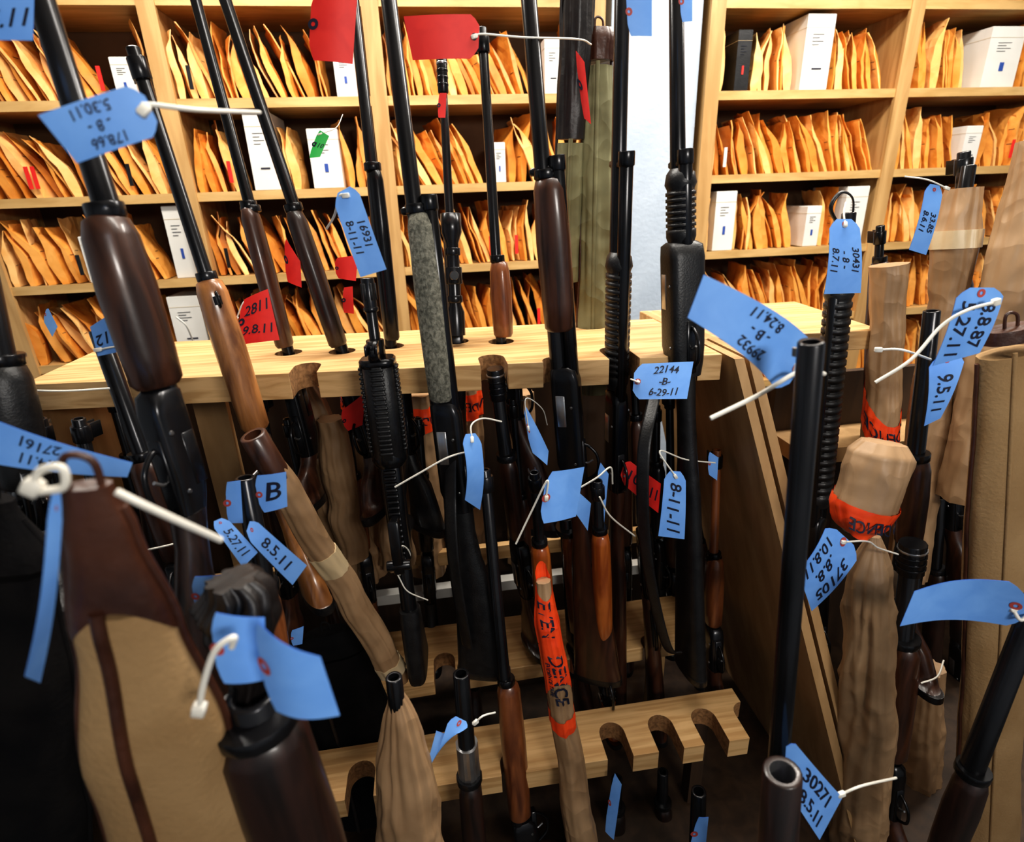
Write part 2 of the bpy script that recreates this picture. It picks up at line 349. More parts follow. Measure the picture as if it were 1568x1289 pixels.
def gun_case(name,M,B,prof,fl,m,tip,th=0,tipf=.2,seed=1,cut=False,zipm=LEA,slant=0,wr=.07,zr=.0045):
    M=P(*M);B=P(*B);L=(B-M).length;F=frame(M,B,th);mb=MB()
    if cut: AXES.append((M,B))
    f=crumple(seed,wr,.6)
    def w(q):
        for (a,ra),(b,rb) in zip(prof,prof[1:]):
            if q<=b:
                k=max(0,(q-a))/(b-a); return ra+(rb-ra)*k*k*(3-2*k)
        return prof[-1][1]
    N=80; A=[];Bb=[]
    for i in range(N+1):
        q=i/N
        (A if q<=tipf else Bb).append((q*L,0,0,w(q)*(1.04 if q<=tipf else 1),w(q)*fl*(1.04 if q<=tipf else 1),2.2))
    mb.loft(F,A,tip,40,disp=f); mb.loft(F,Bb,m,40,disp=f)
    if slant:
        n3=48; vs=[];fs=[]
        for i in range(n3+1):
            an=2*math.pi*i/n3; ext=abs(math.cos(an))**2*slant+.012
            for j in range(5):
                t=tipf*L-.01+ext*j/4; k=f(t,an)*1.05; r=w(t/L); vs.append(F[0]+F[3]*t+F[1]*math.cos(an)*r*k+F[2]*math.sin(an)*r*fl*k)
        for i in range(n3):
            for j in range(4):
                o=i*5+j; fs.append((o,o+1,o+6,o+5))
        mb.add(vs,fs,tip,True)
    def edge(q,an,k=1.02): return F[0]+F[3]*(L*q)+F[1]*math.cos(an)*w(q)*k*f(L*q,an)+F[2]*math.sin(an)*w(q)*fl*k*f(L*q,an)
    for an in(0,math.pi): mb.tube([edge(.03+.97*k/50,an) for k in range(51)],.003,tip,8)
    mb.tube([edge(tipf+(1-tipf)*k/50,math.radians(75),1.03) for k in range(51)],zr,zipm,8)
    mb.tube(smoothpath([F[0]+F[3]*.012-F[1]*.008,F[0]-F[3]*.015-F[1]*.007,F[0]-F[3]*.018+F[1]*.007,F[0]+F[3]*.012+F[1]*.008],6),.0022,tip,8)
    return mb.build(name)
# ------------------------------------------------------------------ tags
def tag(c4,lines=(),hole='L',curl=.0,tie=None,m=BLUE,name='evidence_tag',tr=.0019,wave=0):
    TL,TR,BR,BL=[P(*c) for c in c4]; W=((TR-TL).length+(BR-BL).length)/2; H=((BL-TL).length+(BR-TR).length)/2
    nrm=(TR-TL).cross(TL-BL).normalized(); c=(TL+TR+BR+BL)/4
    sg=1 if nrm.dot(CAM-c)>0 else -1
    nrm=nrm*sg
    def pos(s,t,off=0):
        p=TL.lerp(TR,s).lerp(BL.lerp(BR,s),t)
        return p+nrm*(curl*math.sin(math.pi*s)*W+wave*math.sin(2*math.pi*s)*W+off)
    mb=MB(); nu,nv=16,6
    for lay,off in((0,0),(1,-.0006)):
        vs=[];fs=[]
        for i in range(nu+1):
            s=i/nu
            e=s if hole=='L' else 1-s
            k=1 if e>.1 else .5+.5*(e/.1)
            for j in range(nv+1):
                t=.5+(j/nv-.5)*k; vs.append(pos(s,t,off))
        for i in range(nu):
            for j in range(nv):
                o=i*(nv+1)+j; fs.append((o,o+1,o+nv+2,o+nv+1))
        mb.add(vs,fs,m,True)
    hs=.07 if hole=='L' else .93
    rr=min(.085*H,.007); vs=[];fs=[]
    for i in range(20):
        an=2*math.pi*i/20
        for r in(rr*.4,rr): vs.append(pos(hs+r*math.cos(an)/W,.5+r*math.sin(an)/H,.0007))
    for i in range(20): fs.append((2*i,2*i+1,(2*i+3)%40,(2*i+2)%40))
    mb.add(vs,fs,EYE if m is BLUE else INK,False)
    n=len(lines)
    for i,tx in enumerate(lines):
        vs,fs=glyphs(tx); xs=[v[0] for v in vs]; xm=(min(xs)+max(xs))/2; wd=max(xs)-min(xs)
        h=H/(n+.35)*.95; h=min(h,W*.78/wd); out=[]
        tc=(i+.62)/(n+.25)
        for x,y in vs:
            s=.54+(x-xm)*h/W; t=tc-(y-.34)*h/H
            out.append(pos(s,t,.0009))
        mb.add(out,fs,INK,False)
    if tie:
        pts=[pos(hs,.5,.001) if q=='h' else P(*q) for q in tie]
        mb.tube(smoothpath(pts,7),tr*.8,TIE,8)
        e=pts[0]; dr=(pts[1]-pts[0]).normalized(); G=frame(e-dr*.003,e+dr*.004,0)
        mb.rbox(G,-.002,.008,0,0,tr*1.6,tr*1.4,TIE)
    return mb.build(name)
# ================================================================== ROOM
def boxobj(name,x0,x1,y0,y1,z0,z1,m):
    mb=MB(); mb.box(x0,x1,y0,y1,z0,z1,m); return mb.build(name)
YS=2.3
boxobj('floor',-2.3,3.6,-1.3,2.75,-.1,0,FLR)
boxobj('ceiling',-2.3,3.6,-1.3,2.75,2.9,3.0,CEI)
boxobj('wall_back',-2.3,3.6,2.66,2.76,0,2.9,WALL)
boxobj('wall_left',-2.4,-2.3,-1.3,2.75,0,2.9,WALL)
boxobj('wall_right',3.6,3.7,-1.3,2.75,0,2.9,WALL)
boxobj('wall_front',-2.3,3.6,-1.4,-1.3,0,2.9,WALL)
boxobj('wall_pillar',.72,1.06,YS+.02,2.66,0,2.9,WALL)
LV=[CZ+.049+.29*k for k in range(-5,4)]
def bookcase(name,xs):
    mb=MB()
    zb,zt=0,LV[-1]+.03
    for x in xs:
        mb.box(x-.018,x+.018,YS,YS+.33,zb,zt,OAKV)
        mb.box(x-.028,x+.028,YS-.012,YS+.004,zb,zt,OAKV)
    for a,b in zip(xs,xs[1:]):
        for z in LV:
            mb.box(a+.018,b-.018,YS+.005,YS+.32,z-.022,z,OAK)
            mb.box(a+.02,b-.02,YS-.006,YS+.006,z-.026,z+.004,OAK)
        mb.box(a+.018,b-.018,YS+.32,YS+.33,zb,zt,BACKP)
    return mb.build(name)
BL_=[-1.5,-.81,-.117,.66]; BR_=[1.105,1.895,2.68]
bookcase('wooden_bookcase',BL_); bookcase('wooden_bookcase',BR_)
BX=[(1248,45,118,1,WHT),(1137,22,80,1,POLY),(530,28,60,1,WHT),(848,24,70,1,WHT),(1530,60,84,1,WHT),(190,26,50,1,WHT),
    (405,36,108,0,WHT),(766,18,55,0,WHT),(500,42,78,0,WHT),(1482,30,62,0,WHT),
    (1108,35,92,-1,WHT),(1242,26,64,-1,WHT),(1303,40,92,-1,WHT),(135,26,64,-1,WHT),(275,30,100,-1,WHT),(283,45,90,-2,WHT),(1355,20,60,-2,WHT)]
VV={1:130,0:260,-1:375,-2:480}
boxes=[]
for bi,(u,wp,hp,k,mt) in enumerate(BX):
    x=P(u,VV[k],YS).x; boxes.append((k,x-wp/800-.004,x+wp/800+.004))
    z=CZ+.049+.29*k+.004; mb=MB(); hw=wp/800; h=min(.25,hp/400); y0=YS+.012
    R=[[Vector((x+sx*(hw-e),yy,zz)) for sx,yy in((-1,y0+e),(1,y0+e),(1,YS+.24-e),(-1,YS+.24-e))] for zz,e in((z,.002),(z+.002,0),(z+h-.002,0),(z+h,.002))]
    mb.rings(R,mt,smooth=False)
    mb.box(x-hw-.001,x+hw+.001,y0-.001,YS+.241,z+h*.82,z+h*.825,BAND)
    if bi%3!=0: mb.box(x-hw*.12,x+hw*.12,y0-.002,y0,z+h*.28,z+h*.42,LBL if mt is WHT else REDT)
    else: mb.box(x-hw*.3,x+hw*.4,y0-.002,y0,z+h*.28,z+h*.30,INK)
    for q in range(4): mb.box(x-hw*.5,x+hw*(.0+.3*(q%2)),y0-.002,y0,z+h*(.6+q*.045),z+h*(.605+q*.045),INK)
    mb.build('handgun_box')
def envelope(mb,x,y0,z0,H,Dp,t,lean,yaw,m,sd):
    nu,nv=5,8; cl,sl=math.cos(lean),math.sin(lean); cy,sy=math.cos(yaw),math.sin(yaw)
    sh=[]
    bend=random.uniform(-.03,.03); fold=random.uniform(-.02,.02); hs=random.uniform(.5,.85)
    for side in(-1,1):
        g=[]
        for i in range(nu+1):
            for j in range(nv+1):
                u=i/nu;v=j/nv
                h=t/2*max(.08,1-abs(2*v-.7)**2.5*.8)*(.45+.55*math.sin(math.pi*min(1,max(0,u*.8+.2))))
                h=max(h,.001)
                nz=noise.noise(Vector((u*2.2+sd*5,v*3.1,sd)))*.014+noise.noise(Vector((u*5+sd,v*7,side*sd)))*.005
                px=side*h+nz*(.3+.7*v)+bend*v*v+fold*max(0,v-hs)*4; py=u*Dp; pz=v*H*(1+.03*noise.noise(Vector((u*4,sd,3))))
                X=px*cy-py*sy; Yy=px*sy+py*cy
                g.append(Vector((x+X*cl+pz*sl,y0+Yy,z0+pz*cl-X*sl*.3)))
        sh.append(g)
    vs=sh[0]+sh[1]; o=(nu+1)*(nv+1); fs=[]
    for i in range(nu):
        for j in range(nv):
            a=i*(nv+1)+j; fs.append((a,a+1,a+nv+2,a+nv+1)); fs.append((o+a,o+a+nv+1,o+a+nv+2,o+a+1))
    for j in range(nv):
        fs.append((j,j+o,j+o+1,j+1)); a=nu*(nv+1)+j; fs.append((a,a+1,a+1+o,a+o))
    for i in range(nu):
        a=i*(nv+1)+nv; b=a+nv+1; fs.append((a,b,b+o,a+o))
    mb.add(vs,fs,m,False)
    for side in(0,1):
        g=sh[side]
        for q in range(2):
            i=random.randint(0,1); j=random.randint(3,5); a=g[i*(nv+1)+j];b=g[(i+1)*(nv+1)+j];c=g[i*(nv+1)+j+1]
            n_=(b-a).cross(c-a)
            if n_.length<1e-9: continue
            n_=n_.normalized()*(.0012 if side==1 else -.0012)
            s0=a.lerp(b,.2)+n_; s1=a.lerp(b,.9)+n_; dz=(c-a)*.07
            mb.add([s0,s1,s1+dz,s0+dz],[(0,1,2,3)],INK,False)
for xs in(BL_,BR_):
    for xa,xb in zip(xs,xs[1:]):
        for k in(-3,-2,-1,0,1,2):
            z=CZ+.049+.29*k+.003; mb=MB(); x=xa+.04; ln=math.radians(random.uniform(-20,-8)); sd=xa*7+k*3
            avoid=[(a,b) for kk,a,b in boxes if kk==k]
            while x<xb-.045:
                hit=[b for a,b in avoid if a-.018<x<b+.005]
                if hit: x=max(hit)+.024; continue
                sd+=1.37; ln=ln*.8+.2*math.radians(random.uniform(-34,4))+math.radians(random.uniform(-4,4))
                H=random.uniform(.19,.24)
                yaw=math.radians(random.uniform(-4,38) if x<.4 else random.uniform(-36,6))
                l2=ln
                if x+math.sin(l2)*H<xa+.035: l2=math.asin(max(-.4,min(.4,(xa+.035-x)/H)))
                a0=[b for a,b in avoid if b<x+.01]
                if a0 and x+math.sin(l2)*H<max(a0)+.015: l2=math.radians(0)
                t=random.choice([.008,.014,.022,.030,.042])
                Dp=random.uniform(.15,.2)
                envelope(mb,x,YS+random.uniform(.012,.06),z,H,Dp,t,l2,yaw*.6,random.choice([MAN[0],MAN[0],MAN[1],MAN[2]]),sd)
                if random.random()<.05:
                    mb.box(x,x+.012,YS+.008,YS+.012,z+.03,z+.10,random.choice([REDT,WHT,POLY,REDT]))
                x+=random.uniform(.013,.019)+t*.6
            mb.build('manila_envelope_row')
# ================================================================== GUNS
g=long_gun
g('pump_shotgun',(45,-60,.66),(405,1080,.60),-20,br=.0105,fe=(330,588),fer=(.023,.026),fem=WAL,rec=(598,770),rr=(.016,.022),mag=None,stm=WALD)
g('bolt_action_rifle',(203,72,.98),(470,900,.93),30,br=.009,fe=(428,655),fer=(.023,.022),fem=BRN,rec=(665,760),stm=BRN,swivel=True,bolt=True,sight='post')
g('hunting_rifle',(284,-60,1.24),(500,760,1.14),-20,br=.009,fe=(318,530),fer=(.016,.02),rec=(560,690),rings=(315,))
g('hunting_rifle',(325,-60,1.22),(600,765,1.12),-20,br=.010,fe=(322,528),fer=(.017,.02),fem=WALD,rec=(560,690))
g('hunting_rifle',(535,-60,1.23),(628,800,1.13),40,br=.0095,fe=(260,520),fer=(.014,.018),fem=GM,rec=(560,690),stm=POLY)
g('shotgun_in_fleece_sleeve',(588,-60,.97),(722,1030,.88),70,br=.011,fe=(325,612),fer=(.024,.022),fem=CAMO,rec=(618,780),stm=POLY,mag=305,drop=.15)
carbine('assault_carbine',(562,425,.93),(640,1036,.88),178)
g('scoped_rifle',(676,88,1.24),(712,790,1.12),180,br=.0075,fe=(345,500),fer=(.015,.018),fem=POLY,rec=(510,620),scope=(330,510),sight='brake')
g('target_rifle',(738,42,1.2),(785,810,1.1),60,br=.0085,fe=(400,515),fer=(.018,.02),fem=WALR,rec=(530,640),sight='post')
g('semi_automatic_shotgun',(805,-60,.98),(893,1035,.95),60,br=.0115,fe=(272,505),fer=(.0235,.027),fem=WAL,rec=(565,735),rr=(.018,.026),stm=WAL,mag=245,drop=.3)
g('pump_shotgun',(954,-60,.96),(930,1060,1.08),10,br=.011,fe=(395,590),fer=(.0225,.025),fem=POLY,rib=16,rec=(598,740),stm=WAL,mag=235,drop=.3)
g('tactical_shotgun',(1035,-60,.98),(1045,1010,.93),5,br=.0105,fe=(270,375),fer=(.024,.027),fem=POLY,rib=7,rec=(375,560),rr=(.031,.03),recm=POLY,stm=POLY,mag=235,sight='post',drop=.3)
g('lever_action_rifle',(968,545,1.02),(1003,1098,1.02),-10,br=.008,fe=(640,800),fer=(.016,.018),rec=(810,900),lever=True,sight='bead',drop=.3)
g('hunting_rifle',(1098,688,.98),(1085,1085,.98),0,br=.0085,fe=(850,950),fer=(.019,.022),fem=WALR,rec=(955,1010),stm=WAL,rings=(850,),sight='post',drop=.3,bm=WALR)
g('lever_action_rifle',(742,718,.88),(800,1330,.76),100,br=.010,fe=(1045,1250),fer=(.02,.023),fem=WALR,rec=(1260,1300),sight='post')
g('hunting_rifle',(758,565,1.0),(810,980,1.05),20,br=.012,fe=(700,820),fer=(.017,.02),rec=(830,900),sight='brake',drop=.3)
g('hunting_rifle',(818,722,.88),(838,1000,.97),0,br=.009,fe=(830,960),fer=(.019,.021),fem=ORG,rec=(970,985),stm=ORG,sight='post',drop=.3)
g('military_rifle',(915,735,.90),(928,1095,.96),0,br=.009,fe=(812,970),fer=(.018,.021),fem=ORG,rec=(1040,1060),stm=ORG,rings=(860,880),sight='post',drop=.3)
g('hunting_rifle',(868,790,1.0),(888,1090,1.06),10,br=.016,fe=(810,960),fer=(.017,.02),fem=WALR,rec=(970,1010),stm=WAL,sight=None,drop=.3)
g('small_bore_rifle',(785,610,1.05),(812,950,1.08),20,br=.007,fe=(760,850),fer=(.013,.015),rec=(860,910),sight='post',drop=.3)
g('shotgun',(1242,522,.44),(1166,1500,.50),30,br=.0110,fe=(1330,1430),rec=(1435,1470),sight='bead',cut=False)
g('double_barrel_shotgun',(1198,1180,.36),(1165,1680,.365),30,br=.0185,fe=(1400,1520),fer=(.027,.027),rec=(1530,1600),sight=None,cut=False,bm=WALD,inner=STEEL)
g('semi_automatic_shotgun',(1300,325,.98),(1235,985,.93),-60,br=.012,fe=(440,770),fer=(.024,.027),fem=POLY,rib=26,rec=(790,900),stm=WAL,mag=350,cut=False)
g('shotgun',(1427,475,.82),(1365,1010,.8),0,br=.0125,fe=(700,830),fer=(.02,.024),rec=(840,930),sight='bead',cut=False)
g('military_rifle',(1398,832,.75),(1345,1300,.72),0,br=.0165,fe=(980,1150),fer=(.026,.028),rec=(1160,1230),sight='brake',cut=False)
g('hunting_rifle',(1348,345,1.2),(1330,700,1.2),0,br=.009,fe=(400,600),rec=(610,660),sight='post',cut=False)
g('hunting_rifle',(1476,232,1.05),(1440,900,1.0),0,br=.011,fe=(420,600),rec=(610,800),sight='post',cut=False)
g('shotgun',(1610,860,.5),(1400,1400,.5),0,br=.0135,fe=(1180,1300),fer=(.022,.022),fem=WALD,rec=(1310,1350),cut=False,sight=None)
g('hunting_rifle',(375,730,.72),(450,1150,.68),0,br=.013,fe=(900,1020),fer=(.02,.022),fem=WALR,rec=(1030,1080),sight=None)
g('shotgun',(706,1030,.72),(740,1460,.70),0,br=.0135,fe=(1190,1350),rec=(1360,1400),sight=None,stm=WALD,fem=WALD)
g('hunting_rifle',(150,505,.9),(330,1000,.85),0,br=.012,fe=(700,850),rec=(860,920),sight=None)
g('shotgun',(-40,360,.8),(70,900,.75),40,br=.016,fe=(555,740),fer=(.03,.033),fem=POLY,rec=(745,800),stm=POLY,sight=None,cut=False)
g('hunting_rifle',(1070,1210,.70),(1060,1500,.7),0,br=.014,fe=(1330,1400),rec=(1410,1440),sight=None)
g('shotgun',(385,1060,.37),(560,1560,.40),0,br=.02,fe=(1095,1450),fer=(.036,.032),fem=WALD,rec=(1460,1500),sight=None,cut=False)
g('hunting_rifle',(1025,600,1.2),(1030,960,1.2),0,br=.009,fe=(760,860),rec=(870,920),stm=WAL,sight='post',drop=.3)
g('hunting_rifle',(720,880,1.22),(728,1100,1.22),0,br=.009,fe=(930,1000),rec=(1010,1040),stm=WAL,sight='post',drop=.3,cut=False)
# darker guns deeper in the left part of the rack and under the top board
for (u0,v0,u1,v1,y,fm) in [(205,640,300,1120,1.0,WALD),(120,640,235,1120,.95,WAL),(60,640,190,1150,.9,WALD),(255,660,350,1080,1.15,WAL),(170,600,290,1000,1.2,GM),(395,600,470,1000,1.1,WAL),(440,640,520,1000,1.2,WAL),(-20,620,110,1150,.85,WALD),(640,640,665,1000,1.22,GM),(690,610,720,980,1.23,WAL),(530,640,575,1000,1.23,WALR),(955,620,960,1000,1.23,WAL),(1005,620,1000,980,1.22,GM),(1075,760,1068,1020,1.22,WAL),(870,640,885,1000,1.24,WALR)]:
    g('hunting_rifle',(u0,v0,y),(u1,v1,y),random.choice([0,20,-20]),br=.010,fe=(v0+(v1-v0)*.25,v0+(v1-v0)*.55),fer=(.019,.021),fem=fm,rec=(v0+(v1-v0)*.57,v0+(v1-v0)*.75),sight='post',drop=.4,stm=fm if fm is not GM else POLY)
for (u0,v0,u1,v1,y) in [(1440,760,1400,1320,1.0),(1530,1180,1500,1500,.7),(1330,900,1300,1320,1.0),(1480,700,1450,1250,1.1),(945,1190,935,1420,.85),(1015,1180,1010,1420,.86),(1260,640,1240,1100,1.05),(870,1180,880,1450,.85),(1500,1090,1470,1400,.85),(1345,1000,1330,1400,.95)]:
    g('hunting_rifle',(u0,v0,y),(u1,v1,y),0,br=.012,fe=(v0+(v1-v0)*.2,v0+(v1-v0)*.5),fer=(.02,.022),fem=WALD,rec=(v0+(v1-v0)*.52,v0+(v1-v0)*.75),sight='bead',drop=.3,cut=(u0<1200))
# wrapped
wrapped('paper_wrapped_rifle',(402,690,.80),(612,1040,.90),[(0,.015),(.12,.022),(.9,.026),(1,.018)],2,.14,bands=((.36,.44),(.88,.93)),barrel=(.019,.03,WAL))
wrapped('paper_wrapped_rifle',(832,888,.80),(905,1400,.70),[(0,.012),(.1,.02),(.5,.026),(1,.034)],5,.14,tapes=((.0,.15,.03),(.155,.29,-.03),(.33,.37,.02),(.8,.85,.01)),vtext=((.035,80,.030,'EVEN'),(.17,95,.033,'DENCE'),(.19,50,.010,'EVIDENCE TAPE')))
wrapped('paper_wrapped_rifle',(606,1062,.60),(655,1480,.58),[(0,.010),(.07,.022),(.2,.036),(.35,.045),(.6,.05),(1,.055)],8,.2,barrel=(.011,.03,GM),flat=.8)
wrapped('paper_wrapped_shotgun',(1362,405,1.02),(1345,760,.98),[(0,.034),(.2,.03),(1,.036)],11,.14,tapes=((.55,.68,.05),),cut=False)
wrapped('paper_wrapped_shotgun',(1478,288,1.02),(1385,880,.95),[(0,.03),(.1,.042),(.25,.03),(.5,.038),(1,.042)],13,.16,barrel=(.012,.04,GM),bands=((.09,.13),),cut=False)
wrapped('paper_wrapped_shotgun',(1590,215,.95),(1475,760,.9),[(0,.03),(.4,.045),(1,.05)],17,.14,cut=False)
wrapped('paper_bag',(1352,676,.72),(1312,815,.70),[(0,.034),(.12,.05),(.7,.054),(.9,.04),(1,.02)],19,.15,tapes=((.62,.97,.010),),cut=False,flat=.8)
wrapped('paper_wrapped_shotgun',(1340,820,.73),(1310,1330,.70),[(0,.008),(.08,.036),(.5,.046),(1,.05)],23,.22,cut=False)
wrapped('paper_wrapped_shotgun',(1420,1020,.85),(1390,1350,.82),[(0,.03),(.4,.05),(1,.05)],29,.2,cut=False)
for i,(u,v,uu,vv,r,y) in enumerate([(455,585,560,880,.05,1.28),(545,575,570,860,.04,1.34),(640,600,655,870,.05,1.32),(715,580,720,860,.045,1.38),(600,690,610,860,.04,1.25),(505,640,540,850,.035,1.2),(800,600,800,860,.04,1.38)]):
    wrapped('paper_wrapped_rifle',(u,v,y),(uu,vv,y),[(0,r*.7),(.3,r),(1,r*1.05)],31+i,.18,tapes=((.04,.16,.01),) if i in(1,2,3) else (),cut=False)
gun_case('canvas_gun_case',(130,742,.33),(340,1480,.37),[(0,.013),(.06,.019),(.2,.031),(.4,.048),(1,.060)],.5,TAN,LEA,th=10,tipf=.15,seed=3,slant=.03)
gun_case('canvas_gun_case',(1548,500,.66),(1500,1450,.60),[(0,.030),(.03,.040),(.3,.05),(1,.058)],.6,TAN,LEA,th=-10,tipf=.02,seed=5,zr=.003,zipm=TAN)
gun_case('canvas_gun_case',(917,45,1.24),(905,600,1.22),[(0,.024),(.02,.030),(1,.034)],.85,OLV,LEA,tipf=.08,seed=6,cut=True,zipm=OLV,wr=.2)
gun_case('canvas_gun_case',(884,-50,1.22),(868,430,1.24),[(0,.03),(.5,.026),(1,.024)],.85,OLV,BLK,tipf=.5,seed=8,cut=True,zipm=OLV,wr=.2)
gun_case('black_gun_case',(500,965,.98),(570,1240,.92),[(0,.04),(.08,.07),(.4,.085),(1,.09)],.5,BLKC,BLKC,tipf=.1,seed=9,zipm=BLK)
gun_case('black_gun_case',(-20,760,.5),(30,1450,.5),[(0,.02),(.1,.05),(.4,.07),(1,.08)],.5,BLKC,BLKC,tipf=.1,seed=12,zipm=BLK)
gun_case('black_gun_case',(250,980,.62),(330,1450,.58),[(0,.03),(.1,.06),(.4,.08),(1,.08)],.5,BLKC,BLKC,tipf=.1,seed=14,zipm=BLK)
wrapped('black_cloth_cover',(355,885,.40),(398,1075,.39),[(0,.018),(.2,.030),(.6,.020),(1,.02)],41,.35,m=BLK,cut=False)
mb=MB(); a=P(706,1030,.72);b=P(740,1460,.70);F=frame(a,b,0);L=(b-a).length
t0=S(a,b,1138);t1=S(a,b,1190); mb.loft(F,[(t0+(t1-t0)*i/8,0,0,.0195,.0195) for i in range(9)],STEEL,24,disp=crumple(3,.1),smooth=False); mb.build('foil_tape_wrap')
mb=MB(); mb.tube(smoothpath([P(1284,345,.97),P(1272,318,.96),P(1288,294,.96),P(1306,305,.97),P(1304,345,.98)],8),.0035,POLY,8,.5); mb.build('carrying_loop')
mb=MB()
mb.tube(smoothpath([P(1003,600,.93),P(985,700,.86),P(990,850,.86),P(1020,985,.9),P(1045,1000,.9)],10),.012,POLY,10,.15)
mb.build('rifle_sling')
mb=MB(); mb.tube(smoothpath([P(690,640,.93),P(690,800,.86),P(700,900,.85),P(716,990,.86)],10),.014,POLY,10,.15); mb.build('rifle_sling')
# ================================================================== RACK
def prism(pts,z0,z1,name,m):
    me=bpy.data.meshes.new(name); bm=bmesh.new()
    lo=[bm.verts.new((x,y,z0)) for x,y in pts]; f=bm.faces.new(lo)
    r=bmesh.ops.extrude_face_region(bm,geom=[f]); bmesh.ops.translate(bm,vec=(0,0,z1-z0),verts=[v for v in r['geom'] if isinstance(v,bmesh.types.BMVert)])
    bmesh.ops.recalc_face_normals(bm,faces=bm.faces); bm.to_mesh(me); bm.free(); me.materials.append(m)
    o=bpy.data.objects.new(name,me); bpy.context.scene.collection.objects.link(o); return o
def capsule(x0,y0,x1,y1,r):
    n=10; pts=[]
    d=math.atan2(y1-y0,x1-x0)
    for i in range(n+1): an=d+math.pi/2+math.pi*i/n; pts.append((x0+r*math.cos(an),y0+r*math.sin(an)))
    for i in range(n+1): an=d-math.pi/2+math.pi*i/n; pts.append((x1+r*math.cos(an),y1+r*math.sin(an)))
    return pts
def cutboard(name,pts,z0,z1,slots,m=PINE):
    o=prism(pts,z0,z1,name,m); cs=[]
    for s in slots:
        c=prism(capsule(*s),z0-.02,z1+.02,'cut',CORK)
        md=o.modifiers.new('b','BOOLEAN'); md.object=c; md.operation='DIFFERENCE'; md.solver='EXACT'
        try: md.material_mode='TRANSFER'
        except Exception: pass
        cs.append(c)
    bv=o.modifiers.new('bev','BEVEL'); bv.width=.002; bv.segments=2; bv.limit_method='ANGLE'
    dg=bpy.context.evaluated_depsgraph_get(); me=bpy.data.meshes.new_from_object(o.evaluated_get(dg))
    o.modifiers.clear(); o.data=me
    for c in cs: bpy.data.objects.remove(c)
    return o
def crossing(z):
    out=[]
    for M,B in AXES:
        if (M.z-z)*(B.z-z)<0:
            t=(M.z-z)/(M.z-B.z); out.append(M.lerp(B,t))
    return out
def yf(x): return .985-.108*x
zt=CZ-.275; sl=[]
for c in crossing(zt):
    f=yf(c.x)
    if c.y<f-.03 or c.y>f+.34: continue
    if c.y<f+.13: sl.append((c.x,c.y+.004,c.x,f-.06,.027))
    else: sl.append((c.x,c.y,c.x,c.y+.001,.026))
for u in(462,755): 
    c=P(u,575,1.0); sl.append((c.x,yf(c.x)+.045,c.x,yf(c.x)-.06,.024))
R=[]
R.append(cutboard('t1',[(-.72,yf(-.72)),(.51,yf(.51)),(.51,yf(.5)+.33),(-.72,yf(-.72)+.30)],zt-.048,zt,sl))
R.append(cutboard('t2',[(.513,1.05),(.90,1.02),(.93,1.36),(.513,1.36)],zt-.04,zt,[]))
z2=CZ-1.0; sl=[]
for c in crossing(z2):
    if .94<c.y<1.16 and c.x>-.3: sl.append((c.x,c.y,c.x,.9,.022))
R.append(cutboard('t3',[(-.30,.985),(.625,1.01),(.625,1.17),(-.30,1.17)],z2-.04,z2,sl+[(-.04,1.05,-.04,.9,.024)]))
z3=CZ-1.05; sl=[]
for c in crossing(z3):
    if .70<c.y<.9: sl.append((c.x,c.y+.01,c.x,.7,.024))
for u in(945,1020,1086,1150,540):
    c=P(u,1150,.80); sl.append((c.x,.835,c.x,.7,.0265))
R.append(cutboard('t4',[(-.38,.785),(.60,.775),(.60,.90),(-.38,.90)],z3-.046,z3,sl))
mb=MB()
A=Vector((.514,.895,CZ-.275)); Bq=Vector((.80,.64,CZ-1.38)); 
for k in(0,1):
    o=Vector((.026*k,0.0,0)); t=Vector((.018,0,0)); bk=Vector((0,.46,0)); bk2=Vector((0,.75,0))
    p=[A+o,A+o+t,A+o+t+bk,A+o+bk,Bq+o,Bq+o+t,Bq+o+t+bk2,Bq+o+bk2]
    mb.add(p,[(0,1,2,3),(7,6,5,4),(0,4,5,1),(1,5,6,2),(2,6,7,3),(3,7,4,0)],PLY,False)
mb.box(-.74,-.722,1.08,1.36,0,zt-.04,PLY)
mb.box(-.55,-.48,1.30,1.32,.25,zt-.05,PLY)
mb.box(.50,.53,1.10,1.15,.25,z2-.04,PLY); mb.box(-.28,-.25,1.10,1.15,.25,z2-.04,PLY)
mb.box(.50,.53,.86,.895,.25,z3-.046,DARKW); mb.box(-.36,-.33,.86,.895,.25,z3-.046,DARKW)
mb.box(-.75,.80,.62,1.45,.20,.24,DARKW)
mb.box(-.75,.8,.62,.64,0,.2,DARKW); mb.box(-.75,.8,1.43,1.45,0,.2,DARKW)
mb.box(-.72,.66,1.28,1.30,CZ-.90,CZ-.86,PINE)
mb.box(-.30,.62,1.30,1.33,z2-.02,z2+.01,WHT)
mb.box(-.74,.62,1.45,1.47,.2,CZ-.45,DARKW)
R.append(mb.build('t5'))
rk=bpy.data.objects.new('wooden_gun_rack',None); bpy.context.scene.collection.objects.link(rk)
for o,n in zip(R,('top_board','top_board_right','lower_rail_back','lower_rail_front','frame')): o.name=n; o.parent=rk
mb=MB(); mb.box(.86,1.7,.45,1.3,.2,.24,DARKW); mb.box(.86,1.7,1.28,1.3,.24,1.15,DARKW); mb.box(.86,1.7,1.15,1.28,.96,1.0,PLY)
mb.box(.87,.89,.46,1.28,0,.2,DARKW); mb.box(1.66,1.68,.46,1.28,0,.96,DARKW); mb.build('wooden_gun_rack')
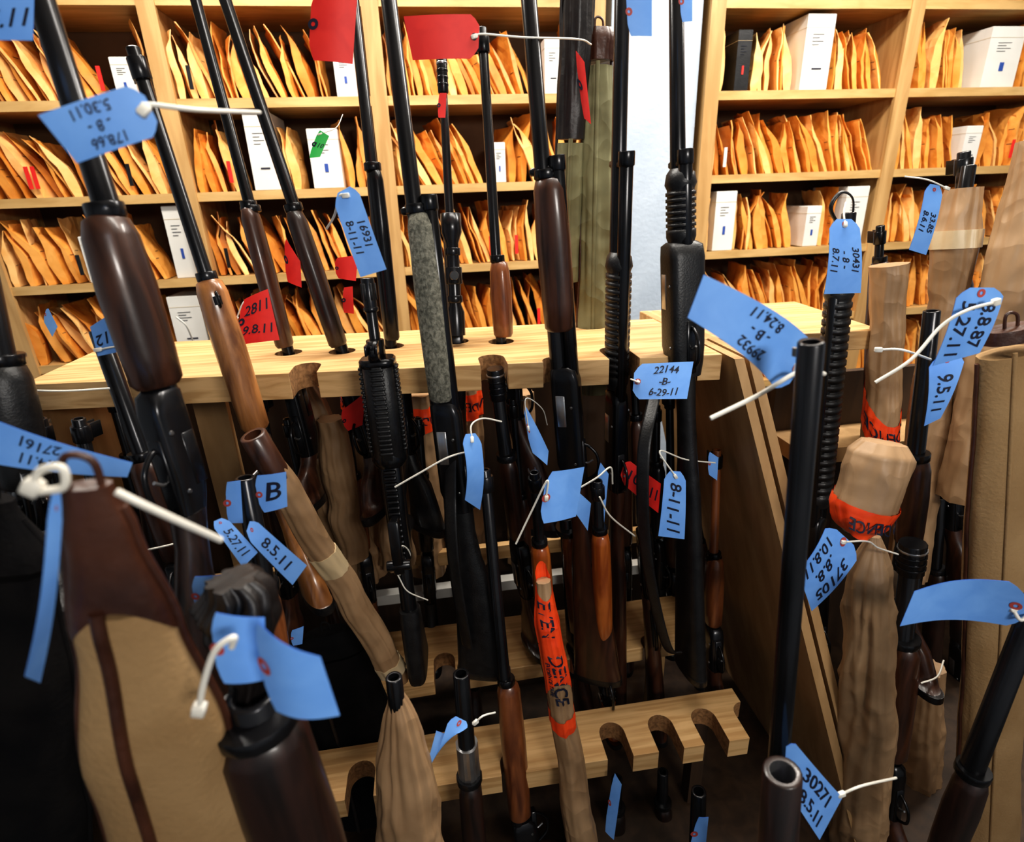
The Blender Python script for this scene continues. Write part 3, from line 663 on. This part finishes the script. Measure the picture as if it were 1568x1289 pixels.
mb=MB(); mb.box(-1.5,-.76,1.30,1.32,.05,1.12,DARKW); mb.box(-1.5,-.76,.75,1.30,.16,.20,DARKW); mb.box(-1.5,-1.48,.75,1.3,0,1.12,DARKW); mb.box(-.78,-.76,.8,1.3,0,.9,DARKW); mb.box(-1.48,-.78,1.1,1.3,.9,.94,DARKW); mb.build('dark_cabinet')
# ================================================================== TAGS
T=tag
T([(250,205,.50),(118,250,.49),(58,176,.48),(212,126,.50)],['178.66','- 8 -','5.30.11'],'L',.03,['h',(228,160,.50),(300,168,.52),(398,172,.6)],tr=.0022)
T([(1195,606,.52),(1053,486,.50),(1078,420,.50),(1250,530,.54)],['29932','- B -','8.24.11'],'L',.10,['h',(1262,572,.5),(1225,568,.49),(1160,605,.49),(1088,640,.49)],tr=.0028)
T([(972,557,.88),(1062,553,.88),(1052,610,.86),(968,611,.86)],['22144','-B-','6-29-11'],'L',.02,['h',(978,585,.855),(966,580,.88)])
T([(545,280,.80),(592,412,.79),(552,424,.79),(508,300,.80)],['16931','8-11-11'],'L',.03,['h',(520,300,.8),(512,330,.82),(500,350,.85)])
T([(1315,335,.86),(1318,448,.85),(1262,450,.85),(1270,335,.86)],['30431','- 8 -','8.7.11'],'L',.04,['h',(1292,325,.87),(1295,310,.9)])
T([(195,730,.50),(-60,700,.48),(-60,622,.48),(203,708,.50)],['8.4.11','27161'],'R',.05,None)
T([(98,750,.305),(62,1045,.33),(38,1035,.31),(76,750,.30)],[],'L',.04,[(50,745,.30),(62,720,.30),(95,716,.30),(98,745,.30),(60,752,.30)],tr=.0028)
mb=MB(); mb.tube(smoothpath([P(178,752,.30),P(215,770,.30),P(280,800,.31),P(338,826,.33)],8),.0021,TIE); mb.build('zip_tie')
T([(320,935,.33),(405,945,.33),(408,1040,.33),(335,1045,.33)],[],'L',.06,[(305,1085,.30),(312,1045,.30),(330,995,.30),(358,975,.302),(355,990,.305)],tr=.0026)
T([(385,940,.31),(490,1005,.30),(520,1095,.30),(412,1082,.31)],[],'L',.12,None)
T([(345,738,.68),(368,735,.68),(372,800,.68),(348,800,.68)],[],'L',.02)
T([(388,728,.66),(438,722,.66),(440,775,.66),(400,785,.66)],['B'],'L',.05)
T([(345,790,.64),(395,845,.64),(372,868,.63),(322,800,.63)],['5.27.11'],'L',.03,)
T([(385,790,.62),(470,865,.61),(448,895,.61),(375,820,.61)],['8.5.11'],'L',.03)
T([(735,662,.82),(735,780,.82),(712,765,.8),(706,665,.80)],[],'L',.08,['h',(722,650,.82),(740,640,.84),(768,645,.86)],tr=.0017)
T([(838,722,.80),(895,714,.82),(882,790,.80),(825,802,.78)],[],'L',.05,['h',(838,735,.79),(815,780,.8),(790,832,.8)],tr=.002)
T([(880,748,.85),(905,770,.85),(900,812,.85),(870,770,.84)],[],'L',.03)
T([(1050,722,.86),(1048,825,.85),(1008,820,.85),(1018,720,.86)],['8-11-11'],'L',.02,['h',(1010,690,.86),(1050,703,.9),(1095,708,.93)],tr=.0018)
T([(1320,845,.66),(1243,935,.66),(1222,875,.65),(1268,798,.66)],['37105','.8.8.','10.8.11'],'L',.05,['h',(1328,828,.67),(1345,838,.68),(1375,848,.69)],tr=.0018)
T([(1568,962,.50),(1378,958,.52),(1400,905,.52),(1572,893,.48)],[],'L',-.08,[(1550,930,.5),(1562,948,.49),(1575,940,.49)],tr=.003)
T([(1540,440,.62),(1500,540,.62),(1428,560,.63),(1468,440,.62)],['8.8.87','5.27.11'],'L',.04,[(1525,462,.6),(1480,475,.6),(1440,500,.61),(1395,550,.61),(1340,585,.62)],tr=.0026)
T([(1480,540,.66),(1440,640,.66),(1415,652,.67),(1422,548,.67)],['9.5.11'],'L',.05,[(1345,535,.68),(1380,535,.67),(1425,550,.67)],tr=.002)
T([(1205,1122,.42),(1290,1220,.42),(1255,1285,.42),(1200,1200,.42)],['30271','8.5.11'],'L',.05,[(1288,1215,.42),(1320,1202,.42),(1372,1190,.44)],tr=.002)
T([(722,1108,.62),(668,1118,.62),(650,1185,.6),(690,1092,.62)],[],'L',.15,[(728,1105,.62),(740,1095,.62),(758,1090,.64)],tr=.0018)
T([(1445,285,.88),(1418,390,.88),(1392,382,.88),(1418,280,.88)],['33.85','8.6.11'],'L',.04,[(1450,288,.88),(1420,275,.88),(1385,270,.9)],tr=.0015)
T([(215,530,.8),(150,545,.8),(138,500,.8),(190,468,.8)],['7112'],'L',.06,[(150,535,.79),(180,530,.79),(215,530,.8)],tr=.0015)
T([(-30,-10,.6),(52,-5,.6),(50,62,.6),(-30,62,.6)],['5.11'],'L',.03)
T([(958,-20,.85),(998,-20,.85),(998,55,.85),(962,55,.85)],[],'L',.03)
T([(1040,-30,.9),(1060,-30,.9),(1060,32,.9),(1043,34,.9)],[],'L',.03)
T([(1068,1250,.62),(1085,1250,.62),(1080,1300,.62),(1055,1300,.62)],[],'L',.03)
T([(800,612,.95),(840,690,.95),(838,712,.94),(812,690,.94)],[],'L',.05,['h',(805,610,.95),(830,625,.96),(838,650,.98)],tr=.0012)
T([(72,468,1.2),(88,500,1.2),(80,515,1.2),(66,490,1.2)],[],'L',.0)
T([(292,882,.50),(345,878,.50),(352,945,.50),(300,940,.50)],[],'L',.05)
T([(700,770,.95),(712,790,.95),(710,860,.95),(700,820,.95)],[],'L',.03)
T([(918,705,.92),(932,725,.92),(925,800,.92),(910,770,.92)],[],'L',.03)
T([(445,965,.8),(465,958,.8),(463,985,.8),(447,988,.8)],[],'L',.03)
T([(1085,690,.95),(1100,700,.95),(1098,735,.95),(1084,725,.95)],[],'L',.03)
T([(940,1180,.75),(952,1200,.75),(940,1285,.75),(925,1270,.75)],[],'L',.03)
RT=dict(m=REDT,name='red_evidence_tag')
T([(478,-20,.95),(548,-20,.95),(540,98,.95),(472,92,.95)],[],'L',.08,None,**RT)
T([(618,25,.95),(735,22,.95),(732,90,.95),(632,92,.95)],[],'R',.05,['h',(740,52,.95),(800,57,.96),(885,60,1.0),(905,68,1.05)],tr=.0018,**RT)
T([(370,460,1.05),(410,442,1.05),(428,520,1.03),(362,528,1.03)],['2811','9.8.11'],'L',.05,[(362,488,1.05),(375,460,1.05),(400,450,1.08)],tr=.0015,**RT)
T([(435,360,1.15),(460,400,1.15),(462,440,1.15),(438,430,1.15)],[],'L',.05,**RT)
T([(512,395,1.12),(548,390,1.12),(545,430,1.12),(515,425,1.12)],[],'L',.05,**RT)
T([(958,700,.98),(1012,740,.98),(1008,785,.98),(948,735,.98)],['10.7.11'],'L',.05,**RT)
T([(880,75,1.1),(895,95,1.1),(905,190,1.1),(893,180,1.1)],[],'L',.05,**RT)
T([(520,630,1.1),(560,600,1.1),(555,650,1.1),(530,660,1.1)],[],'L',.05,**RT)
T([(672,142,1.18),(684,142,1.18),(682,180,1.18),(670,180,1.18)],[],'L',.0,**RT)
T([(525,440,1.1),(540,438,1.1),(542,480,1.1),(525,478,1.1)],[],'L',.0,**RT)
T([(488,198,1.3),(504,208,1.3),(490,240,1.3),(472,242,1.3)],['110'],'L',.05,[(490,205,1.3),(515,195,1.3),(525,175,1.32)],m=GREEN,name='green_evidence_tag',tr=.001)
for pts,r in [([(605,745,.84),(640,725,.83),(685,700,.83),(720,690,.85)],.0016),([(918,760,.86),(935,790,.86),(972,820,.88)],.0016),([(222,842,.75),(250,836,.75),(275,830,.76)],.0014),
              ([(600,860,.86),(612,885,.85),(625,905,.85),(655,918,.87)],.0012),([(600,860,.86),(615,835,.86),(628,850,.88),(612,880,.86)],.0012),
              ([(270,485,.82),(285,498,.82),(295,520,.84)],.0012),([(40,597,.85),(100,598,.84),(168,594,.85)],.0014),([(1410,1045,.7),(1435,1035,.7),(1445,1010,.72)],.0016),([(890,745,.86),(915,730,.85),(935,715,.86),(938,740,.87)],.0016)]:
    mb=MB(); mb.tube(smoothpath([P(*p) for p in pts],7),r,TIE); mb.build('zip_tie')
# ================================================================== LIGHT
def light(name,loc,sx,sy,power,col,rot=(0,0,0)):
    l=bpy.data.lights.new(name,'AREA'); l.shape='RECTANGLE'; l.size=sx;l.size_y=sy;l.energy=power;l.color=col
    o=bpy.data.objects.new(name,l); o.location=loc; o.rotation_euler=rot; bpy.context.scene.collection.objects.link(o)
EM=emis('fluorescent_tube',(1,.95,.86),8)
for i,(x,y,pw) in enumerate([(-.45,1.5,34),(1.5,1.4,40),(.55,.8,13)]):
    mb=MB(); mb.box(x-.62,x+.62,y-.15,y+.15,2.84,2.9,WHT)
    for q in(-.07,.07): mb.tube([Vector((x-.6+1.2*k/4,y+q,2.82)) for k in range(5)],.016,EM,12)
    mb.build('fluorescent_fixture')
    light('fluorescent_lamp',(x,y,2.78),1.2,.2,pw,(1,.95,.87))
# fill light and housing added behind the photographer to brighten under the top board
mb=MB(); mb.box(.3,1.1,-1.3,-1.24,1.95,2.35,WHT); mb.build('added_fill_housing')
light('added_fill_light',(.7,-1.2,2.15),.6,.25,22,(1,.96,.9),(math.radians(80),0,0))
w=bpy.data.worlds.new('world'); bpy.context.scene.world=w; w.use_nodes=True
w.node_tree.nodes['Background'].inputs[0].default_value=(.8,.85,1,1); w.node_tree.nodes['Background'].inputs[1].default_value=.05
